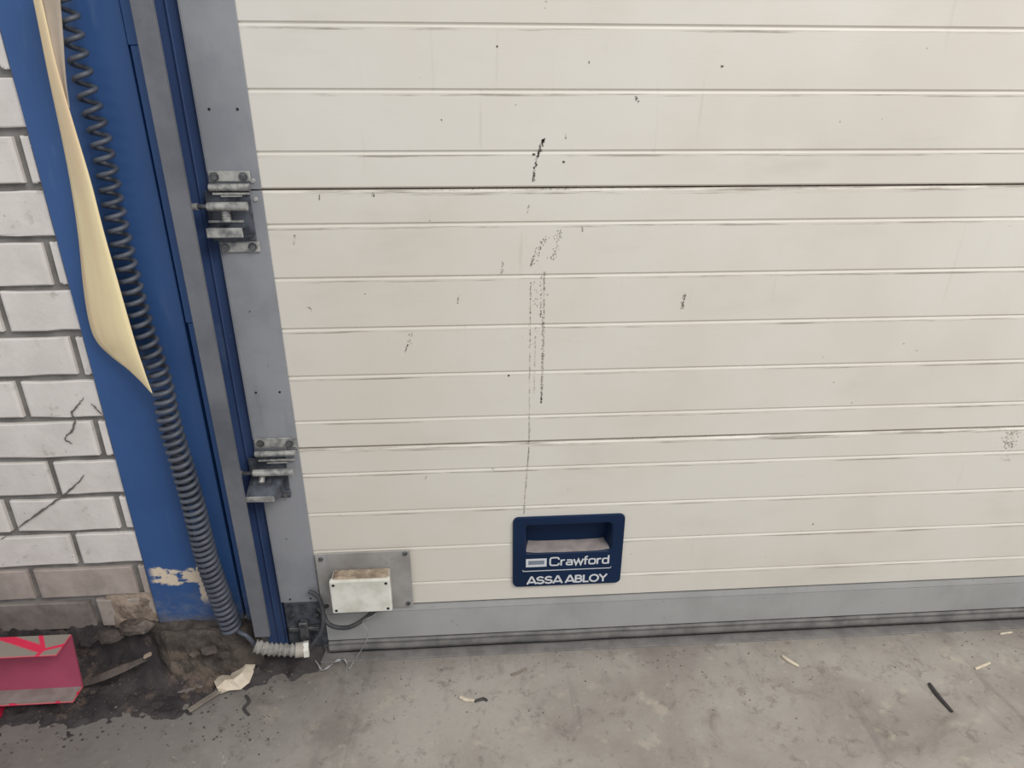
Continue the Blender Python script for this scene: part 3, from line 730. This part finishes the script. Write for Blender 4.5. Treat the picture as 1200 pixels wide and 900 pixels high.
# ------------------------------------------------------------------ spiral cable
AX = [(68, -48), (78, 6), (99, 96), (119, 167), (133, 241), (150, 319), (167, 382), (188, 444), (199, 496), (215, 551), (227, 593), (241, 650), (254, 688), (266, 721), (272, 737)]
axis = smooth_path([at(x, y, -0.032) for x, y in AX], 24)
acc = [0.0]
for a, b in zip(axis, axis[1:]): acc.append(acc[-1] + (b - a).length)
def on_axis(s):
    lo, hi = 0, len(acc) - 1
    while hi - lo > 1:
        mid = (lo + hi) // 2
        if acc[mid] <= s: lo = mid
        else: hi = mid
    t = (s - acc[lo]) / max(1e-9, acc[hi] - acc[lo]); return axis[lo].lerp(axis[hi], t), (axis[hi] - axis[lo]).normalized()
pts = []; s = 0.0; ph = 0.0; TOT = acc[-1]; NSEG = 18
while s < TOT:
    f = s / TOT
    pitch = 0.0250 - 0.0128 * min(1, f / 0.86) + 0.0004 * math.sin(f * 60)
    rad = 0.0108 + 0.0062 * min(1.0, f / 0.75)
    p, t = on_axis(s)
    e1 = Vector((0, -1, 0)); e1 = (e1 - t * e1.dot(t)).normalized(); e2 = t.cross(e1)
    pts.append(p + rad * (math.cos(ph) * e1 + math.sin(ph) * e2))
    ph += 2 * math.pi / NSEG; s += pitch / NSEG
tail = smooth_path([pts[-1], at(281, 741, -0.045), at(290, 746, -0.05), at(300, 757, -0.045)], 6)[1:]
m = MB(); m.tube(pts + tail, lambda f: 0.0037 + 0.0010 * min(1, f * 1.2), 8)
tag(m.build('spiral_cable', M['coil'], smooth=True), 'dark grey coiled spiral cable hanging down the blue column', 'cable')

# corrugated conduit at the foot of the track, gland and cables
c0 = at(299, 757, -0.060); c1 = at(347, 762, -0.050)
cond = empty('corrugated_conduit', (c0.x, c0.y, c0.z)); tag(cond, 'short pale grey corrugated conduit lying at the foot of the track', 'conduit')
path = smooth_path([c0, at(315, 760.5, -0.056), at(330, 761.5, -0.052), c1], 60)
m = MB(); nr = len(path)
m.tube(path, lambda f: 0.0124 + 0.0017 * math.cos(2 * math.pi * f * 8.0), 14); m.build('hose', M['coil_dusty'], cond, smooth=True)
g0 = at(346, 762, -0.050); g1 = at(356, 761, -0.046); g2 = at(362, 760, -0.044)
m = MB(); m.cyl(g0, g1, 0.0150, n=18); m.build('gland_body', M['boxbody'], cond)
m = MB(); m.cyl(g1, g2, 0.0170, n=6); m.build('gland_nut', M['lid'], cond)
m = MB(); m.tube(smooth_path([g2, at(369, 752, -0.043), at(377, 738, -0.035), at(379, 722, -0.026), at(376, 706, -0.018), at(370, 697, -0.014), at(362, 693, -0.010)], 8), 0.0046, 8)
tag(m.build('control_cable', M['cable'], smooth=True), 'dusty grey cable rising from the conduit beside the door edge', 'cable')

# ------------------------------------------------------------------ junction box
BX0, BX1, BZ0, BZ1, BD = -0.2895, -0.1695, -0.8300, -0.7490, 0.047
jb = empty('junction_box', (-0.229, -0.006, -0.853)); tag(jb, 'white plastic junction box on a grey plate at the door bottom', 'junction box')
m = MB(); m.box((-0.3205, -0.0085, -0.8545), (-0.1300, -0.0066, -0.7095), 0.0008); m.build('mounting_plate', M['plate'], jb)
for x, z in ((-0.309, -0.722), (-0.140, -0.716), (-0.141, -0.845), (-0.310, -0.842)):
    m = MB(); m.cyl((x, -0.0085, z), (x, -0.0115, z), 0.0052, 0.004, n=12); m.build('screw', M['bolt'], jb)
m = MB(); m.box((BX0 + 0.002, -BD + 0.012, BZ0 + 0.002), (BX1 - 0.002, -0.0086, BZ1 - 0.001), 0.003, 2); m.build('box_body', M['boxbody'], jb)
m = MB(); m.box((BX0, -BD, BZ0), (BX1, -BD + 0.0125, BZ1), 0.003, 2); lid = m.build('lid', M['lid'], jb)
for x in (BX0 + 0.008, BX1 - 0.008):
    for z in (BZ0 + 0.008, BZ1 - 0.009):
        m = MB(); m.cyl((x, -BD + 0.001, z), (x, -BD - 0.0006, z), 0.0030, n=10); m.build('lid_screw', M['hole'], lid)
m = MB(); nx, ny = 24, 10; Pg = []
for j in range(ny + 1):
    row = []
    for i in range(nx + 1):
        x = BX0 + 0.003 + (BX1 - BX0 - 0.006) * i / nx; y = -BD + 0.004 + (BD - 0.0135) * j / ny
        e = min(i, nx - i, j, ny - j); h = 0.0012 + (0.0022 + 0.0022 * noise.fractal((x * 70, y * 70, 2), 1, 2, 3)) * min(1, e / 2) - (0.003 if e == 0 else 0)
        row.append((x, y, BZ1 - 0.001 + h))
    Pg.append(row)
m.grid(Pg); tag(m.build('dust_layer', M['dust'], jb), 'brown dust lying on the box top', kind='stuff')
gz = Vector((-0.203, -0.028, BZ0))
m = MB(); m.cyl(gz + Vector((0, 0, 0.001)), gz + Vector((0, 0, -0.010)), 0.0085, n=14); m.build('cable_gland', M['cable'], jb)
m = MB(); m.tube(smooth_path([gz + Vector((0, 0, -0.008)), at(423, 728, -0.030), at(409, 735, -0.030), at(394, 735, -0.030), at(384, 730, -0.030), at(379, 720, -0.020), at(373, 712, -0.012)], 8), 0.0046, 8)
tag(m.build('box_cable', M['cable'], smooth=True), 'black cable looping out of the underside of the junction box', 'cable')
# loose thin wire hanging from the box to the floor
m = MB(); m.tube(smooth_path([at(449, 715, -0.034), at(436, 722, -0.036), at(425, 729, -0.034), at(431, 740, -0.030), at(429, 752, -0.028), atz(418, 770, FZ + 0.004), atz(409, 784, FZ + 0.003)], 6), 0.0011, 6)
tag(m.build('loose_wire', M['wisp'], smooth=True), 'thin pale wire dangling from the junction box to the floor', 'wire')
m = MB(); q = smooth_path([atz(367, 765, FZ + 0.010), atz(372, 778, FZ + 0.004), atz(379, 785, FZ + 0.004), atz(390, 777, FZ + 0.008), atz(401, 772, FZ + 0.010), atz(407, 778, FZ + 0.006), atz(405, 787, FZ + 0.002)], 6)
for i, p in enumerate(q): pass
V0 = [[p + Vector((0, 0.003, 0.002 * math.sin(i))), p - Vector((0, 0.003, -0.002 * math.cos(i)))] for i, p in enumerate(q)]
m.grid(V0); o = m.build('plastic_shred', M['wisp'], smooth=True); md = o.modifiers.new('solid', 'SOLIDIFY'); md.thickness = 0.0006
tag(o, 'curled grey plastic shred on the floor beside the conduit gland', 'plastic scrap')

# ------------------------------------------------------------------ cream strip beside the cable
Lb = [(28, -45), (40, 0), (58, 90), (75, 170), (86, 230), (93, 280), (99, 340), (106, 380), (115, 401), (132, 418), (150, 432), (165, 446), (176, 458)]
Rb = [(36, -45), (49, 0), (67, 78), (88, 150), (106, 210), (121, 268), (137, 325), (148, 364), (156, 392), (162, 412), (168, 430), (173, 445), (179, 461)]
def px_path(p, n=6): return [(v.x, v.y) for v in smooth_path([Vector((x, y, 0)) for x, y in p], n)]
Pg = []
for (lx, ly), (rx, ry) in zip(px_path(Lb), px_path(Rb)):
    wpx = math.hypot(rx - lx, ry - ly)
    # curled sheet: left edge near the column, right edge curling out in front of the cable
    Pg.append([at(lx + (rx - lx) * k / 8, ly + (ry - ly) * k / 8, -0.056 + min(0.030, 0.0009 * wpx) * (1 - math.sin(0.5 * math.pi * k / 8))) for k in range(9)])
stp = empty('plastic_strip', at(110, 300, -0.012)); tag(stp, 'cream twisted plastic strip hanging beside the coiled cable', 'plastic strip')
m = MB(); m.grid(Pg); o = m.build('outer_face', M['strip'], stp, smooth=True); md = o.modifiers.new('solid', 'SOLIDIFY'); md.thickness = 0.0014; md.offset = 1
Lr = [(33, -45), (46, 0), (55, 39), (64, 78), (71, 103), (78, 126)]; Rr = [(68, -45), (71, 0), (74, 39), (76.5, 78), (79, 105), (82, 127)]
m = MB(); m.grid([[at(lx + (rx - lx) * k / 4, ly + (ry - ly) * k / 4, -0.053 + 0.004 * math.sin(math.pi * k / 4)) for k in range(5)] for (lx, ly), (rx, ry) in zip(px_path(Lr), px_path(Rr))])
o = m.build('turned_back', M['strip_back'], stp, smooth=True); md = o.modifiers.new('solid', 'SOLIDIFY'); md.thickness = 0.0014

# ------------------------------------------------------------------ red steel guard
rg = empty('guard_rail', (-1.0, -0.11, FZ)); tag(rg, 'red steel channel guard with worn paint beside the brick wall', 'guard rail')
RX0, RX1 = -1.45, -0.7795; ZR1, ZR0 = -0.8165, -0.9360; YF, YB = -0.1365, -0.0830
m = MB(); m.box((RX0, YF, ZR1 - 0.004), (RX1, YB, ZR1), 0.0015); m.build('top_flange', M['red'], rg)
m = MB(); m.prism([(RX0, YB, ZR1 - 0.004), (RX0, YB - 0.004, ZR1 - 0.004), (RX0, YB - 0.018, ZR0), (RX0, YB - 0.014, ZR0)], (RX1 - RX0, 0, 0)); m.build('web', M['red_shaded'], rg)
m = MB(); m.box((RX0, YF, ZR0 - 0.004), (RX1, YB - 0.014, ZR0), 0.0015); bfz = m.build('bottom_flange', M['red'], rg)
m = MB(); m.grid([[(RX0 + (RX1 - 0.003 - RX0) * i / 30, YF + 0.003 + (YB - 0.021 - YF) * j / 4, ZR0 + 0.0008 + 0.0006 * noise.noise((i, j * 0.6, 0))) for j in range(5)] for i in range(31)])
tag(m.build('dust_layer', M['red_dust'], bfz), kind='stuff')
m = MB(); m.box((-1.12, YF + 0.004, FZ), (-0.935, YB - 0.012, ZR0 - 0.004), 0.002); m.build('foot', M['red'], rg)

# ------------------------------------------------------------------ dirt, rubble and litter
def dirt_h(x, y):
    d = -y
    hb = 0.105 * math.exp(-max(0, d) / 0.035)
    bank = 1.0 / (1 + math.exp((x + 0.655) / 0.012)); hb = hb * (0.25 + 0.75 * bank)    # bank only below the bricks
    n1 = noise.fractal((x * 22, y * 22, 1.3), 1, 2, 5); n2 = noise.fractal((x * 60, y * 60, 7.1), 1, 2, 3)
    edge = 0.195 - 0.50 * max(0, x + 0.66) + 0.05 * noise.noise((x * 9, 0, 0)) + 0.05 * noise.fractal((x * 24, y * 24, 3), 1, 2, 5)    # reach of the smear
    k = max(0.0, min(1.0, (edge - d) / 0.07)); k = k * k * (3 - 2 * k)
    return hb * (1 + 0.35 * n1) + k * (0.0035 + 0.008 * n1 + 0.005 * n2) - (1 - k) * 0.006 - 0.001
m = MB(); nx, ny = 190, 80; Pg = []
for j in range(ny + 1):
    y = 0.010 - 0.245 * (j / ny)
    row = []
    for i in range(nx + 1):
        x = -1.55 + (1.55 - 0.33) * i / nx
        row.append((x, y, FZ + (-0.004 if (i in (0, nx) or j == ny) else dirt_h(x, y))))
    Pg.append(row)
m.grid(Pg); tag(m.build('dirt_bank', M['dirt'], smooth=True), 'dark crumbling dirt banked against the foot of the brick wall', 'dirt', kind='stuff')

def chunk(seed, c, r, mat, flat=0.6, sx=1.0, rz=0.0):
    mb = MB(); bmesh.ops.create_icosphere(mb.bm, subdivisions=2, radius=1.0)
    for v in mb.bm.verts:
        d = 1 + 0.45 * noise.fractal(v.co * 1.1 + Vector((seed * 3.7, 1, seed)), 1, 2, 3)
        q = v.co * d; q = Vector((q.x * sx, q.y, q.z * flat)) * r
        q.rotate(Matrix.Rotation(rz, 3, 'Z')); v.co = q + Vector(c)
    return mb.build('mortar_chunk', M[mat])
CH = [
 ((160, 735), 0.022, -0.022, 'rubble', 'brown broken mortar lump directly under the crumbled lowest brick', 0.75, 1.5),
 ((128, 745), 0.017, -0.030, 'rubble', 'dark rounded rubble lump on the dirt bank under the bricks', 0.7, 1.6),
 ((104, 752), 0.013, -0.036, 'dirt', 'blackened rubble lump right of the red guard top', 0.7, 1.5),
 ((245, 762), 0.012, -0.056, 'footing', 'grey stone chip on the column footing ledge', 0.55, 1.5),
 ((228, 766), 0.009, -0.058, 'footing', 'small grey stone chip on the left of the footing ledge', 0.6, 1.3),
 ((262, 768), 0.008, -0.058, 'rubble', 'small brown stone chip between footing ledge and paper scrap', 0.6, 1.2),
]
for i, ((x, y), r, Y, mt, lb, fl_, sx) in enumerate(CH):
    tag(chunk(i + 1, at(x, y, Y), r, mt, fl_, sx), lb, 'rubble', 'rubble at the foot of the wall')
# crumbs too small to count
m = MB(); rr = random.Random(5)
def crumb(mb, c, r):
    vs = [mb.bm.verts.new(Vector(c) + Vector((math.cos(a) * r * rr.uniform(.6, 1.3), math.sin(a) * r * rr.uniform(.6, 1.3), -r * 0.2))) for a in (0, 1.3, 2.5, 3.8, 5.1)]
    tp = mb.bm.verts.new(Vector(c) + Vector((rr.uniform(-.3, .3) * r, rr.uniform(-.3, .3) * r, r * rr.uniform(.5, 1.0))))
    for a, b in zip(vs, vs[1:] + vs[:1]): mb.bm.faces.new((a, b, tp))
for _ in range(900):
    x = rr.uniform(-1.1, -0.38); y = rr.uniform(-0.21, -0.03)
    if dirt_h(x, y) < 0 and rr.random() < 0.65: continue
    crumb(m, (x, y, FZ + max(0.0, dirt_h(x, y)) + 0.0004), rr.choice((0.001, 0.0014, 0.002, 0.0034)))
for _ in range(300):
    x = rr.uniform(-0.5, 1.6); y = -0.022 - abs(rr.gauss(0, 0.10)); crumb(m, (x, y, FZ + 0.0003), rr.choice((0.0006, 0.0009, 0.0012, 0.002)))
tag(m.build('floor_crumbs', M['rubble'], fix=False), 'fine crumbs of mortar and grit scattered over the floor', 'grit', kind='stuff')

# broken board lying in the dirt below the bricks
a = at(100, 800, -0.075); b = at(172, 772, -0.060)
d = (b - a).normalized(); sd = Vector((0, 0, 1)).cross(d).normalized(); nn = d.cross(sd)
m = MB(); nb = 14; Pt = []
for i in range(nb + 1):
    t = i / nb; c = a.lerp(b, t); w = 0.013 * (0.5 + 0.7 * math.sin(math.pi * min(1, t * 0.9 + 0.12))) ; Pt.append([c + sd * w + nn * 0.002 * noise.noise((t * 5, 1, 0)), c + nn * (0.007 + 0.003 * noise.noise((t * 7, 3, 0))), c - sd * w, c - nn * 0.006])
for r in Pt: r.append(r[0])
m.grid(Pt); m.poly(Pt[0][:4]); m.poly(Pt[-1][:4])
tag(m.build('board_splinter', M['rubble'], smooth=False), 'dirty brown broken board splinter lying between red guard and column', 'splinter')
m = MB(); p = at(173, 768, -0.068); m.obox(p, Vector((0.9, 0.3, 0.3)).normalized(), Vector((-0.3, 0.9, 0)).normalized(), Vector((-0.3, -0.1, 0.95)).normalized(), 0.016, 0.010, 0.006, 0.002)
tag(m.build('mortar_chip', M['rubble_lt']), 'small pale chip at the end of the broken board', 'chip')

# crumpled paper and the lath it lies on
PP = [[(251, 799, 12), (254, 806, 20), (258, 813, 4)], [(259, 790, 6), (264, 797, 24), (269, 809, 8)], [(270, 792, 10), (274, 796, 26), (282, 808, 6)],
      [(276, 783, 14), (283, 789, 30), (292, 800, 8)], [(278, 774, 18), (288, 781, 26), (297, 788, 12)], [(279, 770, 10), (289, 770, 24), (299, 779, 14)], [(289, 765, 14), (296, 768, 20), (304, 772, 10)]]
m = MB(); m.grid([[atz(x, y, FZ + h * 0.001) for x, y, h in row] for row in PP])
o = m.build('paper_scrap', M['paper']); md = o.modifiers.new('solid', 'SOLIDIFY'); md.thickness = 0.0008
tag(o, 'crumpled cream paper scrap on the dirt by the conduit', 'paper')
a = atz(221, 833, FZ + 0.006); b = atz(258, 809, FZ + 0.009); d = (b - a).normalized(); sd = Vector((0, 0, 1)).cross(d).normalized()
m = MB(); m.obox((a + b) / 2, d, sd, d.cross(sd), (b - a).length, 0.012, 0.003, 0.0006)
tag(m.build('lath', M['stick']), 'flat grey lath poking out from under the crumpled paper', 'lath')

def twig(px, r, mat, name, label, cat, bend=0.0, group=None):
    pts = smooth_path([atz(x, y, FZ + r * 0.8) for x, y in px], 5); m = MB()
    pts = [p + Vector((0, 0, bend * math.sin(math.pi * i / (len(pts) - 1)))) for i, p in enumerate(pts)]
    m.tube(pts, lambda f: r * (0.7 + 0.5 * math.sin(math.pi * (0.2 + 0.7 * f))), 6); tag(m.build(name, M[mat]), label, cat, group)
twig([(917, 769), (924, 774), (936, 781)], 0.0034, 'pale_wood', 'wood_splinter', 'short pale wood splinter on the floor right of centre', 'splinter', 0.0, 'pale splinters on the floor')
twig([(1089, 801), (1099, 815), (1116, 834)], 0.0034, 'rod', 'rubber_rod', 'dark thin rod lying on the floor at the right', 'rod')
twig([(1143, 784), (1150, 781), (1160, 777)], 0.0026, 'pale_wood', 'wood_splinter', 'pale splinter on the floor right of the dark rod', 'splinter', 0.0, 'pale splinters on the floor')
twig([(539, 817), (546, 820), (556, 821)], 0.0034, 'pale_wood', 'wood_splinter', 'pale yellowish chip on the floor below the pull handle', 'splinter', 0.0, 'pale splinters on the floor')
twig([(556, 822), (566, 819), (571, 821)], 0.0026, 'rod', 'leaf_stalk', 'dark stalk on the floor beside the yellowish chip', 'stalk')
twig([(599, 791), (608, 788), (617, 783)], 0.0022, 'stick', 'twig', 'thin grey twig on the floor under the pull handle', 'twig')
twig([(1172, 743), (1178, 742), (1186, 741)], 0.0018, 'pale_wood', 'wood_splinter', 'tiny pale sliver by the sill at the far right', 'splinter', 0.0, 'pale splinters on the floor')
twig([(288, 815), (292, 822), (286, 830), (292, 838)], 0.0028, 'rod', 'bent_wire', 'short bent dark wire on the dirt below the paper scrap', 'wire')
